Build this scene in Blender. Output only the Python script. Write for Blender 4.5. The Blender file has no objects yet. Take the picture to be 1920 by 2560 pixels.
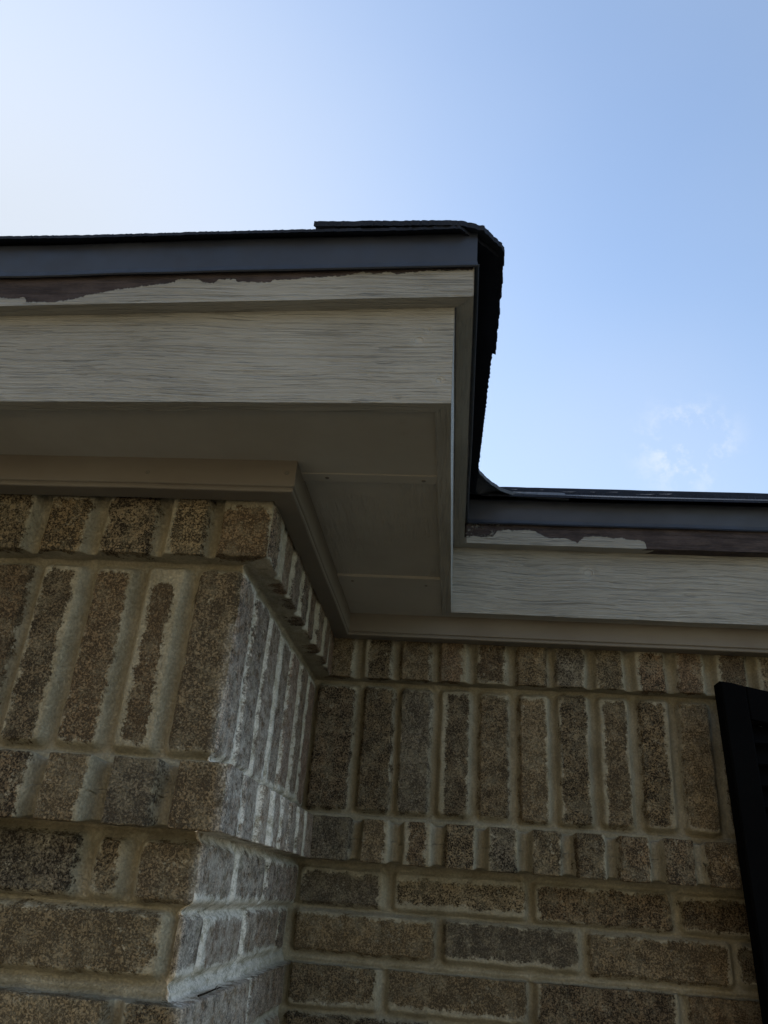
import bpy, math
import numpy as np
from mathutils import Vector, Matrix

scene = bpy.context.scene
CZ = 1.9                                   # eye height above the ground (m)

# ---------------------------------------------------------------- camera
R = Vector((0.99468792, 0.0766682, 0.0686872))
U = Vector((-0.02796111, -0.4409463, 0.89709784))
F = Vector((-0.09906624, 0.89425296, 0.43646022))
cam_data = bpy.data.cameras.new('camera')
cam_data.sensor_fit = 'HORIZONTAL'
cam_data.sensor_width = 36.0
cam_data.lens = 1960.25 / 1920 * 36.0
cam_data.clip_start = 0.02
cam_data.clip_end = 2000
cam = bpy.data.objects.new('camera', cam_data)
m = Matrix((R, U, -F)).transposed().to_4x4()
m.translation = Vector((0, 0, CZ))
cam.matrix_world = m
scene.collection.objects.link(cam)
scene.camera = cam

# ---------------------------------------------------------------- sky, sun, exposure
SUN_EL = math.radians(23)
SUN_AZ = math.radians(-54)                 # clockwise from +Y; behind the house, to the left
world = bpy.data.worlds.new('World'); scene.world = world
world.use_nodes = True
wt = world.node_tree; wn = wt.nodes; wl = wt.links
for n in list(wn): wn.remove(n)
wout = wn.new('ShaderNodeOutputWorld'); bg = wn.new('ShaderNodeBackground')
sky = wn.new('ShaderNodeTexSky'); sky.sky_type = 'NISHITA'; sky.sun_disc = False
sky.sun_elevation = SUN_EL; sky.sun_rotation = SUN_AZ
sky.air_density = 1.0; sky.dust_density = 0.7; sky.ozone_density = 1.6; sky.altitude = 100
bg.inputs['Strength'].default_value = 0.147
tc = wn.new('ShaderNodeTexCoord')
def wmath(op, a, b=None, clamp=False):
    n = wn.new('ShaderNodeMath'); n.operation = op; n.use_clamp = clamp
    for i, v in enumerate((a, b)):
        if v is None: continue
        if isinstance(v, (int, float)): n.inputs[i].default_value = v
        else: wl.new(v, n.inputs[i])
    return n.outputs[0]
def wnoise(scale, detail=5, rough=0.6, stretch=(1, 1, 1)):
    mp = wn.new('ShaderNodeMapping'); mp.inputs['Scale'].default_value = stretch
    wl.new(tc.outputs['Generated'], mp.inputs['Vector'])
    n = wn.new('ShaderNodeTexNoise'); n.inputs['Scale'].default_value = scale
    n.inputs['Detail'].default_value = detail; n.inputs['Roughness'].default_value = rough
    wl.new(mp.outputs[0], n.inputs['Vector']); return n.outputs['Fac']
def wdist(d, r0, r1):
    v = wn.new('ShaderNodeVectorMath'); v.operation = 'DISTANCE'
    wl.new(tc.outputs['Generated'], v.inputs[0]); v.inputs[1].default_value = d
    mr = wn.new('ShaderNodeMapRange'); mr.interpolation_type = 'SMOOTHERSTEP'
    mr.inputs['From Min'].default_value = r1; mr.inputs['From Max'].default_value = r0
    wl.new(v.outputs['Value'], mr.inputs['Value']); return mr.outputs[0]
def wcontrast(v, a, b):
    mr = wn.new('ShaderNodeMapRange'); mr.interpolation_type = 'SMOOTHSTEP'
    mr.inputs['From Min'].default_value = a; mr.inputs['From Max'].default_value = b
    wl.new(v, mr.inputs['Value']); return mr.outputs[0]
# small wisp of cloud over the lower roof, and a very thin veil of high cloud
wisp = wmath('MULTIPLY', wdist((0.262, 0.825, 0.500), 0.005, 0.085), wcontrast(wnoise(24, 6, 0.62), 0.47, 0.66))
veil = wmath('ADD', wmath('MULTIPLY', wcontrast(wnoise(1.6, 4, 0.5, (1, 1, 2.2)), 0.2, 0.9), 0.12), 0.11)
low = wmath('MULTIPLY', wdist((0.20, 0.86, 0.455), 0.03, 0.30), 0.22)
glow = wmath('MULTIPLY', wdist((-0.62, 0.68, 0.42), 0.10, 0.95), 0.82)      # bright haze towards the sun
cov = wmath('ADD', wmath('ADD', wmath('MULTIPLY', wisp, 0.0), glow), wmath('ADD', veil, low), True)
mx = wn.new('ShaderNodeMix'); mx.data_type = 'RGBA'
wl.new(cov, mx.inputs['Factor']); wl.new(sky.outputs['Color'], mx.inputs['A'])
mx.inputs['B'].default_value = (2.14, 2.34, 2.62, 1)
mx2 = wn.new('ShaderNodeMix'); mx2.data_type = 'RGBA'
wl.new(wmath('MULTIPLY', wisp, 0.62), mx2.inputs['Factor']); wl.new(mx.outputs['Result'], mx2.inputs['A'])
mx2.inputs['B'].default_value = (2.70, 2.86, 3.0, 1)
wl.new(mx2.outputs['Result'], bg.inputs['Color']); wl.new(bg.outputs[0], wout.inputs['Surface'])

sun_l = bpy.data.lights.new('sun', 'SUN'); sun_l.energy = 3.0; sun_l.angle = math.radians(0.5)
sun_l.color = (1.0, 0.93, 0.82)
sun = bpy.data.objects.new('sun', sun_l); scene.collection.objects.link(sun)
sd = Vector((math.sin(SUN_AZ) * math.cos(SUN_EL), math.cos(SUN_AZ) * math.cos(SUN_EL), math.sin(SUN_EL)))
sun.rotation_euler = sd.to_track_quat('Z', 'Y').to_euler(); sun.location = sd * 30

scene.view_settings.view_transform = 'Standard'
scene.view_settings.look = 'None'
scene.view_settings.exposure = 1.22
scene.view_settings.gamma = 1.0

# ---------------------------------------------------------------- helpers
rng = np.random.default_rng(7)
def _hash(ix, iy, iz, seed):
    h = (ix.astype(np.uint32) * np.uint32(374761393) + iy.astype(np.uint32) * np.uint32(668265263)
         + iz.astype(np.uint32) * np.uint32(2147483647) + np.uint32(seed) * np.uint32(3266489917))
    h = (h ^ (h >> np.uint32(13))) * np.uint32(1274126177)
    h = h ^ (h >> np.uint32(16))
    return (h & np.uint32(0xffff)).astype(np.float64) / 65535.0
def vnoise(x, y, z, seed=1):
    xi, yi, zi = (np.floor(v).astype(np.int64) for v in (x, y, z))
    fx, fy, fz = x - xi, y - yi, z - zi
    fx, fy, fz = (t * t * (3 - 2 * t) for t in (fx, fy, fz))
    r = 0
    for dx in (0, 1):
        for dy in (0, 1):
            for dz in (0, 1):
                w = (fx if dx else 1 - fx) * (fy if dy else 1 - fy) * (fz if dz else 1 - fz)
                r = r + w * _hash(xi + dx, yi + dy, zi + dz, seed)
    return r * 2 - 1
def fbm(x, y, z, scale, octaves=3, seed=1):
    r = 0; a = 1.0; t = 0
    for o in range(octaves):
        r = r + a * vnoise(x * scale, y * scale, z * scale, seed + o); t += a
        a *= 0.5; scale = scale * 2.03
    return r / t
def smooth(a, b, v):
    t = np.clip((v - a) / (b - a), 0, 1); return t * t * (3 - 2 * t)

ROOT_LOC = Vector((-0.285, 0.955, 0.0))
house = bpy.data.objects.new('brick_house', None)
house.location = ROOT_LOC
scene.collection.objects.link(house)
house['label'] = 'tan brick house corner with greige painted eaves, peeling trim and a dark shingle roof'
house['category'] = 'house'

def link(name, verts, faces, mat, parent=house, label=None, smooth_shade=False, loc=ROOT_LOC, attrs=None):
    """verts in world coordinates; the object sits at loc (its thing's base)"""
    verts = np.asarray(verts, dtype=np.float64) - np.array(loc)[None, :]
    me = bpy.data.meshes.new(name)
    me.from_pydata(verts.tolist(), [], faces if isinstance(faces, list) else faces.tolist())
    if attrs:
        for k, v in attrs.items():
            if v.ndim == 1:
                a = me.attributes.new(k, 'FLOAT', 'POINT'); a.data.foreach_set('value', v.astype(np.float32))
            else:
                a = me.attributes.new(k, 'FLOAT_VECTOR', 'POINT'); a.data.foreach_set('vector', v.astype(np.float32).ravel())
    if smooth_shade:
        me.polygons.foreach_set('use_smooth', np.ones(len(me.polygons), dtype=bool))
    me.update()
    me.materials.append(mat)
    o = bpy.data.objects.new(name, me); scene.collection.objects.link(o)
    if parent is not None:
        o.parent = parent
        if parent is not house: o.location = (0, 0, 0)
    if label: o['label'] = label
    return o
def grid_faces(nu, nv):
    i = np.arange(nu - 1)[:, None]; j = np.arange(nv - 1)[None, :]
    a = (i * nv + j).ravel()
    return np.stack([a, a + nv, a + nv + 1, a + 1], 1)

# ---------------------------------------------------------------- materials
class Mat:
    def __init__(s, name, rough=0.8, spec=0.3):
        s.m = bpy.data.materials.new(name); s.m.use_nodes = True
        s.t = s.m.node_tree; s.n = s.t.nodes; s.l = s.t.links
        s.b = s.n['Principled BSDF']; s.b.inputs['Roughness'].default_value = rough
        s.b.inputs['Specular IOR Level'].default_value = spec
        s.tc = s.n.new('ShaderNodeTexCoord')
    def put(s, v, sock):
        if isinstance(v, (int, float)): sock.default_value = v
        elif isinstance(v, (tuple, list)): sock.default_value = tuple(v) + ((1,) if len(sock.default_value) == 4 and len(v) == 3 else ())
        else: s.l.new(v, sock)
    def math(s, op, a, b=0.0, c=None, clamp=False):
        n = s.n.new('ShaderNodeMath'); n.operation = op; n.use_clamp = clamp
        s.put(a, n.inputs[0]); s.put(b, n.inputs[1])
        if c is not None: s.put(c, n.inputs[2])
        return n.outputs[0]
    def step(s, v, a, b, kind='SMOOTHSTEP', lo=0.0, hi=1.0):
        n = s.n.new('ShaderNodeMapRange'); n.interpolation_type = kind
        s.put(v, n.inputs['Value']); n.inputs['From Min'].default_value = a; n.inputs['From Max'].default_value = b
        n.inputs['To Min'].default_value = lo; n.inputs['To Max'].default_value = hi
        return n.outputs[0]
    def mapping(s, scale, vec=None, rot=(0, 0, 0)):
        n = s.n.new('ShaderNodeMapping'); n.inputs['Scale'].default_value = scale; n.inputs['Rotation'].default_value = rot
        s.l.new(vec or s.tc.outputs['Object'], n.inputs['Vector']); return n.outputs[0]
    def noise(s, scale, detail=4, rough=0.6, vec=None, dist=0.0, out='Fac'):
        n = s.n.new('ShaderNodeTexNoise'); n.inputs['Scale'].default_value = scale
        n.inputs['Detail'].default_value = detail; n.inputs['Roughness'].default_value = rough
        n.inputs['Distortion'].default_value = dist
        s.l.new(vec or s.tc.outputs['Object'], n.inputs['Vector']); return n.outputs[out]
    def voro(s, scale, vec=None, out='Distance', rnd=1.0):
        n = s.n.new('ShaderNodeTexVoronoi'); n.inputs['Scale'].default_value = scale
        n.inputs['Randomness'].default_value = rnd
        s.l.new(vec or s.tc.outputs['Object'], n.inputs['Vector']); return n.outputs[out]
    def mix(s, f, a, b, mode='MIX'):
        n = s.n.new('ShaderNodeMix'); n.data_type = 'RGBA'; n.blend_type = mode
        s.put(f, n.inputs['Factor']); s.put(a, n.inputs['A']); s.put(b, n.inputs['B']); return n.outputs['Result']
    def attr(s, name, out='Fac'):
        n = s.n.new('ShaderNodeAttribute'); n.attribute_name = name; return n.outputs[out]
    def bump(s, h, dist, strength=1.0, normal=None):
        n = s.n.new('ShaderNodeBump'); n.inputs['Distance'].default_value = dist; n.inputs['Strength'].default_value = strength
        s.put(h, n.inputs['Height'])
        if normal is not None: s.l.new(normal, n.inputs['Normal'])
        return n.outputs[0]
    def color(s, v): s.put(v, s.b.inputs['Base Color'])
    def rough(s, v): s.put(v, s.b.inputs['Roughness'])
    def normal(s, v): s.l.new(v, s.b.inputs['Normal'])

def brick_material():
    M = Mat('brick_and_mortar', 0.92, 0.15)
    edge = M.attr('inside')                                     # metres inside the brick outline, less its own smear width
    tone = M.attr('tone', 'Color')
    n1 = M.noise(55, 3, 0.6); n2 = M.noise(330, 3, 0.65)
    wob = M.math('ADD', M.math('MULTIPLY', M.math('SUBTRACT', n1, 0.5), 0.022),
                 M.math('MULTIPLY', M.math('SUBTRACT', n2, 0.5), 0.019))
    e = M.math('ADD', edge, wob)
    body = M.step(e, -0.0016, 0.0022)                           # 1 = bare brick, 0 = mortar and mortar smear
    # holes of smear inside the brick face
    blot = M.step(M.noise(38, 4, 0.7), 0.60, 0.64)
    fine = M.step(n2, 0.47, 0.60)
    body = M.math('MULTIPLY', body, M.math('SUBTRACT', 1.0, M.math('MULTIPLY', blot, M.math('MULTIPLY', fine, 0.75))))
    # crumbly pitted grain
    v = M.voro(330); vb = M.voro(170, vec=M.mapping((1, 1, 1), rot=(0.4, 0.2, 0.9)))
    g = M.noise(420, 4, 0.75)
    clump = M.noise(55, 3, 0.6)
    pn = M.math('ADD', M.math('MULTIPLY', M.noise(360, 3, 0.7, dist=0.6), 1.0), M.math('MULTIPLY', clump, 0.32))
    pits = M.step(pn, 0.630, 0.715)
    grain = M.mix(M.step(g, 0.35, 0.68), M.mix(1.0, tone, (0.62, 0.60, 0.56), 'MULTIPLY'), M.mix(1.0, tone, (1.25, 1.22, 1.15), 'MULTIPLY'))
    grain = M.mix(M.math('MULTIPLY', M.math('MULTIPLY', pits, 0.96), M.attr('pit')), grain, (0.020, 0.015, 0.010))
    # mortar wash rubbed over the crumbs in patches
    rub = M.math('ADD', M.math('MULTIPLY', M.noise(34, 4, 0.65), 1.0), M.math('MULTIPLY', M.math('SUBTRACT', M.noise(380, 3, 0.75), 0.5), 0.75))
    rub = M.step(rub, 0.50, 0.62)
    grain = M.mix(M.math('MULTIPLY', rub, 0.34), grain, (0.30, 0.255, 0.165))
    flecks = M.step(M.noise(620, 2, 0.5), 0.66, 0.74)
    grain = M.mix(M.math('MULTIPLY', flecks, 0.35), grain, (0.42, 0.38, 0.29))
    mtone = M.mix(M.step(M.noise(14, 4, 0.6), 0.3, 0.7), (0.300, 0.260, 0.172), (0.410, 0.362, 0.255))
    mtone = M.mix(M.step(M.noise(260, 3, 0.7), 0.35, 0.7), M.mix(1.0, mtone, (0.74, 0.74, 0.74), 'MULTIPLY'), mtone)
    sand = M.step(M.noise(480, 3, 0.8), 0.60, 0.72)
    mtone = M.mix(M.math('MULTIPLY', sand, 0.4), mtone, (0.10, 0.085, 0.06))
    dirt = M.step(M.noise(9, 5, 0.7), 0.52, 0.72)
    mtone = M.mix(M.math('MULTIPLY', dirt, 0.45), mtone, (0.12, 0.105, 0.075))
    joint = M.attr('joint')
    mtone = M.mix(M.math('MULTIPLY', joint, 0.30), mtone, (0.14, 0.12, 0.08))
    # painted skylight plus chalky lime wash ( bloom) carried as an attribute on the return
    bloom_light = M.math('MULTIPLY', M.attr('bloom_light'), M.step(M.noise(90, 5, 0.75, vec=M.mapping((1, 0.45, 0.7))), 0.30, 0.60))
    col = M.mix(body, mtone, grain)
    bloom_light = M.math('MULTIPLY', bloom_light, M.math('SUBTRACT', 1.0, M.math('MULTIPLY', body, 0.58)))
    bloom_light = M.math('MULTIPLY', bloom_light, M.math('SUBTRACT', 1.0, M.math('MULTIPLY', pits, 0.5)))
    col = M.mix(M.math('MULTIPLY', bloom_light, 1.0, clamp=True), col, (0.74, 0.675, 0.575))
    M.color(col)
    h = M.math('ADD', M.math('MULTIPLY', g, 0.5), M.math('MULTIPLY', M.noise(150, 2, 0.5), 0.6))
    h = M.math('SUBTRACT', h, M.math('MULTIPLY', pits, 0.9))
    h = M.math('MULTIPLY', h, M.math('ADD', M.math('MULTIPLY', body, 0.65), 0.35))
    h = M.math('ADD', h, M.math('MULTIPLY', M.math('SUBTRACT', 1.0, body), 0.35))
    h = M.math('MULTIPLY', h, M.math('SUBTRACT', 1.0, M.math('MULTIPLY', M.attr('bloom_light'), 0.7)))
    M.normal(M.bump(h, 0.0028, 0.9))
    return M.m
def paint_material(name, axis, rough_sawn=1.0, peel=False, knots=()):
    """greige exterior paint over rough-sawn wood; grain runs along axis"""
    M = Mat(name, 0.62, 0.28)
    sc = {'x': (2.2, 60, 60), 'y': (60, 2.2, 60)}[axis]
    warp = M.noise(3.0, 2, 0.5, out='Color')
    wv = M.n.new('ShaderNodeVectorMath'); wv.operation = 'MULTIPLY_ADD'
    M.l.new(warp, wv.inputs[0]); wv.inputs[1].default_value = (0.0, 0.020, 0.034) if axis == 'x' else (0.035, 0, 0.05)
    M.l.new(M.tc.outputs['Object'], wv.inputs[2])
    vec = wv.outputs[0]
    kn = None
    for kp, kr in knots:
        d = M.n.new('ShaderNodeVectorMath'); d.operation = 'DISTANCE'
        M.l.new(M.mapping((1, 1, 1)), d.inputs[0]); d.inputs[1].default_value = kp
        # rings of grain bending round a knot
        k = M.step(d.outputs['Value'], 0.0, kr * 2.6, lo=1.0, hi=0.0)
        kn = k if kn is None else M.math('MAXIMUM', kn, k)
        rim = M.math('SUBTRACT', 1.0, M.math('MINIMUM', M.math('MULTIPLY', M.math('ABSOLUTE', M.math('SUBTRACT', d.outputs['Value'], kr)), 1 / 0.0016), 1.0))
        M.rims = rim if not hasattr(M, 'rims') else M.math('MAXIMUM', M.rims, rim)
    fx = lambda k, c: (k, c, c) if axis == 'x' else (c, k, c)
    a = M.noise(1.0, 3, 0.6, vec=M.mapping(fx(4.5, 230), vec), dist=0.35)
    b = M.noise(1.0, 4, 0.65, vec=M.mapping(fx(8, 520), vec), dist=0.6)
    cc = M.noise(1.0, 2, 0.5, vec=M.mapping(fx(6, 360), vec), dist=0.9)
    fiss = M.step(cc, 0.33, 0.43)                               # dark narrow checks
    h = M.math('ADD', M.math('MULTIPLY', a, 1.0), M.math('ADD', M.math('MULTIPLY', b, 0.65), M.math('MULTIPLY', fiss, 0.35)))
    if kn is not None:
        h = M.math('MULTIPLY', h, M.math('SUBTRACT', 1.0, M.math('MULTIPLY', kn, 0.7)))
        h = M.math('ADD', h, M.math('MULTIPLY', M.rims, 0.22))
    big = M.noise(5, 4, 0.6)
    col = M.mix(M.step(big, 0.3, 0.7), (0.285, 0.266, 0.224), (0.345, 0.324, 0.276))
    col = M.mix(M.math('MULTIPLY', M.step(M.math('MULTIPLY', fiss, 1.0), 0.6, 0.1), 0.12), col, (0.16, 0.145, 0.12))
    stain = M.step(M.noise(7, 5, 0.75, vec=M.mapping((0.6, 0.6, 1.8))), 0.57, 0.74)
    col = M.mix(M.math('MULTIPLY', stain, 0.18), col, (0.17, 0.15, 0.11))
    M.h = M.math('MULTIPLY', h, rough_sawn)
    if peel:
        p = M.math('ADD', M.attr('peel'), M.math('ADD', M.math('MULTIPLY', M.math('SUBTRACT', M.noise(170, 5, 0.75, vec=M.mapping((1, 1, 1.5))), 0.5), 0.012),
                   M.math('MULTIPLY', M.math('SUBTRACT', M.noise(45, 3, 0.6), 0.5), 0.0035)))
        bare = M.step(p, 0.0, 0.0004)
        scuff = M.math('MULTIPLY', M.attr('scuff'), M.step(M.noise(90, 4, 0.7), 0.50, 0.62))
        bare = M.math('MULTIPLY', bare, M.math('SUBTRACT', 1.0, M.math('MULTIPLY', scuff, 0.75)))
        wood = M.mix(M.step(M.noise(60, 4, 0.7, vec=M.mapping((0.4, 1, 1.4))), 0.3, 0.7), (0.030, 0.022, 0.021), (0.070, 0.052, 0.047))
        col = M.mix(bare, col, wood)
        M.h = M.math('ADD', M.math('MULTIPLY', M.h, M.step(bare, 0, 1, lo=1.0, hi=0.5)), M.math('MULTIPLY', M.math('SUBTRACT', 1.0, bare), 0.7))
        M.rough(M.step(bare, 0, 1, lo=0.6, hi=0.9))
    M.color(col)
    M.normal(M.bump(M.h, 0.0038, 1.0, M.bump(M.noise(240, 3, 0.6), 0.0005, 0.6)))
    return M.m
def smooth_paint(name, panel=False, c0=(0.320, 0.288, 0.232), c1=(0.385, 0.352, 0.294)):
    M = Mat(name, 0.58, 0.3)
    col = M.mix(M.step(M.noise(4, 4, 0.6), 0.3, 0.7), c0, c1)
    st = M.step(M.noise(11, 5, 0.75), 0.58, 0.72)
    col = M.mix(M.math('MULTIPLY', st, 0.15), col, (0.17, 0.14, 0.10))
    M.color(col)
    if panel:
        h = M.noise(5.0, 4, 0.65, vec=M.mapping((30, 3.0, 30)), dist=0.4)
        h = M.math('MULTIPLY', M.step(h, 0.35, 0.7), M.step(M.noise(9, 3, 0.6), 0.42, 0.62))
        M.normal(M.bump(h, 0.0016, 0.9, M.bump(M.noise(180, 3, 0.6), 0.0004, 0.5)))
    else:
        M.normal(M.bump(M.noise(60, 4, 0.6, vec=M.mapping((0.3, 0.5, 1))), 0.0007, 0.7, M.bump(M.noise(260, 2, 0.6), 0.0003, 0.5)))
    return M.m
def metal_material():
    M = Mat('drip_edge_metal', 0.42, 0.5)
    M.color(M.mix(M.step(M.noise(8, 5, 0.65), 0.3, 0.75), (0.017, 0.020, 0.028), (0.026, 0.030, 0.041)))
    M.rough(M.step(M.noise(30, 4, 0.6), 0.3, 0.7, lo=0.36, hi=0.52))
    M.normal(M.bump(M.noise(6, 2, 0.5), 0.004, 0.25))
    return M.m
def shingle_material():
    M = Mat('asphalt_shingle', 0.95, 0.2)
    g = M.noise(700, 3, 0.8)
    c = M.mix(M.step(M.voro(7, out='Color'), 0.2, 0.8), (0.070, 0.075, 0.085), (0.150, 0.156, 0.170))
    c = M.mix(M.step(g, 0.3, 0.7), M.mix(1.0, c, (0.5, 0.5, 0.5), 'MULTIPLY'), M.mix(1.0, c, (1.5, 1.5, 1.5), 'MULTIPLY'))
    M.color(c); M.normal(M.bump(g, 0.002, 0.8)); return M.m
def plain(name, c, rough=0.7, spec=0.3, bs=0, bd=0.0):
    M = Mat(name, rough, spec)
    M.color(M.mix(M.step(M.noise(12, 4, 0.6), 0.3, 0.7), tuple(v * 0.8 for v in c), tuple(v * 1.15 for v in c)))
    if bs: M.normal(M.bump(M.noise(bs, 3, 0.6), bd, 0.8))
    return M.m

m_brick = brick_material()
kL = [((-0.0563 + 0.285, 0.7457 - 0.955, 0.5917 + CZ), 0.0055), ((-0.046 + 0.285, 0.7457 - 0.955, 0.6069 + CZ), 0.0026),
      ((-0.0311 + 0.285, 0.7457 - 0.955, 0.5349 + CZ), 0.0035)]
kR = [((0.2523 + 0.285, 1.472 - 0.955, 0.5966 + CZ), 0.0085)]
m_fascia = paint_material('fascia_paint', 'x', 1.0, knots=kL)
m_fascia_r = paint_material('recessed_fascia_paint', 'x', 1.15, knots=kR)
m_side = paint_material('side_fascia_paint', 'y', 0.7)
m_trim = paint_material('peeling_trim_paint', 'x', 1.0, peel=True)
m_side_trim = paint_material('side_trim_paint', 'y', 0.5)
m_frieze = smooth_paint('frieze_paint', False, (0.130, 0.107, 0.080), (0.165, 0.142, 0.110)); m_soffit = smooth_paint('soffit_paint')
m_panel = smooth_paint('soffit_panel_paint', True)
m_metal = metal_material(); m_shingle = shingle_material()
m_asphalt = plain('asphalt_edge', (0.020, 0.023, 0.032), 0.9, 0.15, 500, 0.0012)
m_black = plain('shutter_black', (0.002, 0.002, 0.0022), 0.9, 0.05, 200, 0.0006)
m_nail = plain('nail_paint', (0.13, 0.115, 0.09), 0.6)
m_dirt = plain('dry_twig', (0.03, 0.022, 0.015), 0.9, 0.1, 300, 0.001)

# ---------------------------------------------------------------- brick walls
XB, YL, YR = -0.286, 0.9543, 1.5657
# nodes going down: z, front offset, return offset, recessed-wall offset
NODES = [(0.56, .024, .036, .024), (0.3850, .024, .036, .024), (0.3838, .004, .004, .003), (0.3745, 0, 0, 0),
         (0.1310, 0, 0, 0), (0.1230, .010, .006, .008), (0.1205, .047, .031, .039), (0.0480, .050, .033, .042), (0.0462, .012, .008, .000),
         (0.0380, .012, .006, -.016), (-0.0262, .012, .006, -.016), (-0.0350, .004, -.004, -.016), (-0.1010, .001, -.006, -.016),
         (-0.1196, .006, .000, -.016), (-0.1208, .020, .012, -.016), (-1.90, .020, .012, -.016)]
NA = np.array(NODES)
seg = np.sqrt(np.diff(NA[:, 0]) ** 2 + np.diff(NA[:, 1]) ** 2)
SN = np.concatenate([[0], np.cumsum(seg)])
def s_of_z(z): return np.interp(-z, -NA[:, 0], SN)
def spaced(a, b, d): return np.linspace(a, b, max(2, int(round((b - a) / d)) + 1))[:-1]
s_lo, s_hi = float(s_of_z(0.47)), float(s_of_z(-0.21))
S = np.concatenate([[0.0], spaced(s_lo, s_hi, 0.0022), spaced(s_hi, float(s_of_z(-0.6)), 0.006), spaced(float(s_of_z(-0.6)), SN[-1], 0.02), [SN[-1]]])
Zs = np.interp(S, SN, NA[:, 0]); DL = np.interp(S, SN, NA[:, 1]); DX = np.interp(S, SN, NA[:, 2]); DR = np.interp(S, SN, NA[:, 3])

P = 0.0762
BIG = 9.0
def run(joints, lo, hi): return [lo] + list(joints) + [hi]
def fill(start, step, lo, hi):
    out = []; x = start
    while x > lo: x -= step
    while x < hi:
        if x > lo: out.append(x)
        x += step
    return out
def uni(pins, step, lo, hi):
    """measured joints, continued at an even step on both sides"""
    pins = sorted(pins); out = list(pins); x = pins[0] - step
    while x > lo: out.insert(0, x); x -= step
    x = pins[-1] + step
    while x < hi: out.append(x); x += step
    return [v for v in out if lo < v < hi]
# course: z_top, z_bottom, s-extension over the ledges above / below, joints on front (x), return (y), recessed wall (x)
courses = [
 dict(z=(0.47, 0.3850), ext=(0, .012), F=uni([-.578, -.495, -.405, -.331], .08, -5, -.30), A=uni([1.008, 1.085, 1.162, 1.238, 1.315, 1.392, 1.468], .0762, .97, 1.50), B=uni([-.1989 + P * i for i in range(12)], P, -.24, 5), j=.018),
 dict(z=(0.3725, 0.1370), ext=(0, 0), F=uni([-.572, -.499, -.4275, -.356], .0745, -5, -.33), A=[1.043, 1.132, 1.2255, 1.318, 1.40, 1.485], B=uni([-.1925 + P * i for i in range(12)], P, -.25, 5), j=.017),
 dict(z=(0.1205, 0.0480), ext=(.016, .014), F=uni([-.4797, -.403, -.3261], .0765, -5, -.30), A=[.996, 1.088, 1.156, 1.228, 1.298, 1.365, 1.44], B=uni([-.1778 + P * i for i in range(12)], P, -.22, 5), j=.019),
 dict(z=(0.0370, -0.0255), ext=(0, 0), F=uni([-.415, -.361], .254, -5, -.30), A=[1.112, 1.305], B=uni([-.114 + .254 * i for i in range(6)], .254, -.26, 5), j=.016),
 dict(z=(-0.0365, -0.1000), ext=(0, 0), F=uni([-.556], .254, -5, -.30), A=[1.030, 1.245, 1.500], B=uni([-.0197 + .254 * i for i in range(6)], .254, -.24, 5), j=.015),
]
zt = -0.1208
for k in range(24):
    zb = zt - 0.063
    fr = [-.3475] if k % 2 == 0 else [-.54]
    courses.append(dict(z=(zt, zb), ext=(.010 if k == 0 else 0, 0), F=uni(fr, .254, -5, -.30), A=[1.262] if k % 2 == 0 else [1.03, 1.285],
                        B=uni([(-.1134 if k % 2 == 0 else -.0197)], .254, -.26, 5), j=.014))
    zt = zb - 0.0135
TONES = [(.225, .165, .094), (.180, .128, .076), (.215, .165, .104), (.240, .185, .112), (.215, .148, .090), (.200, .150, .090), (.180, .150, .108), (.165, .120, .074)]
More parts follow.
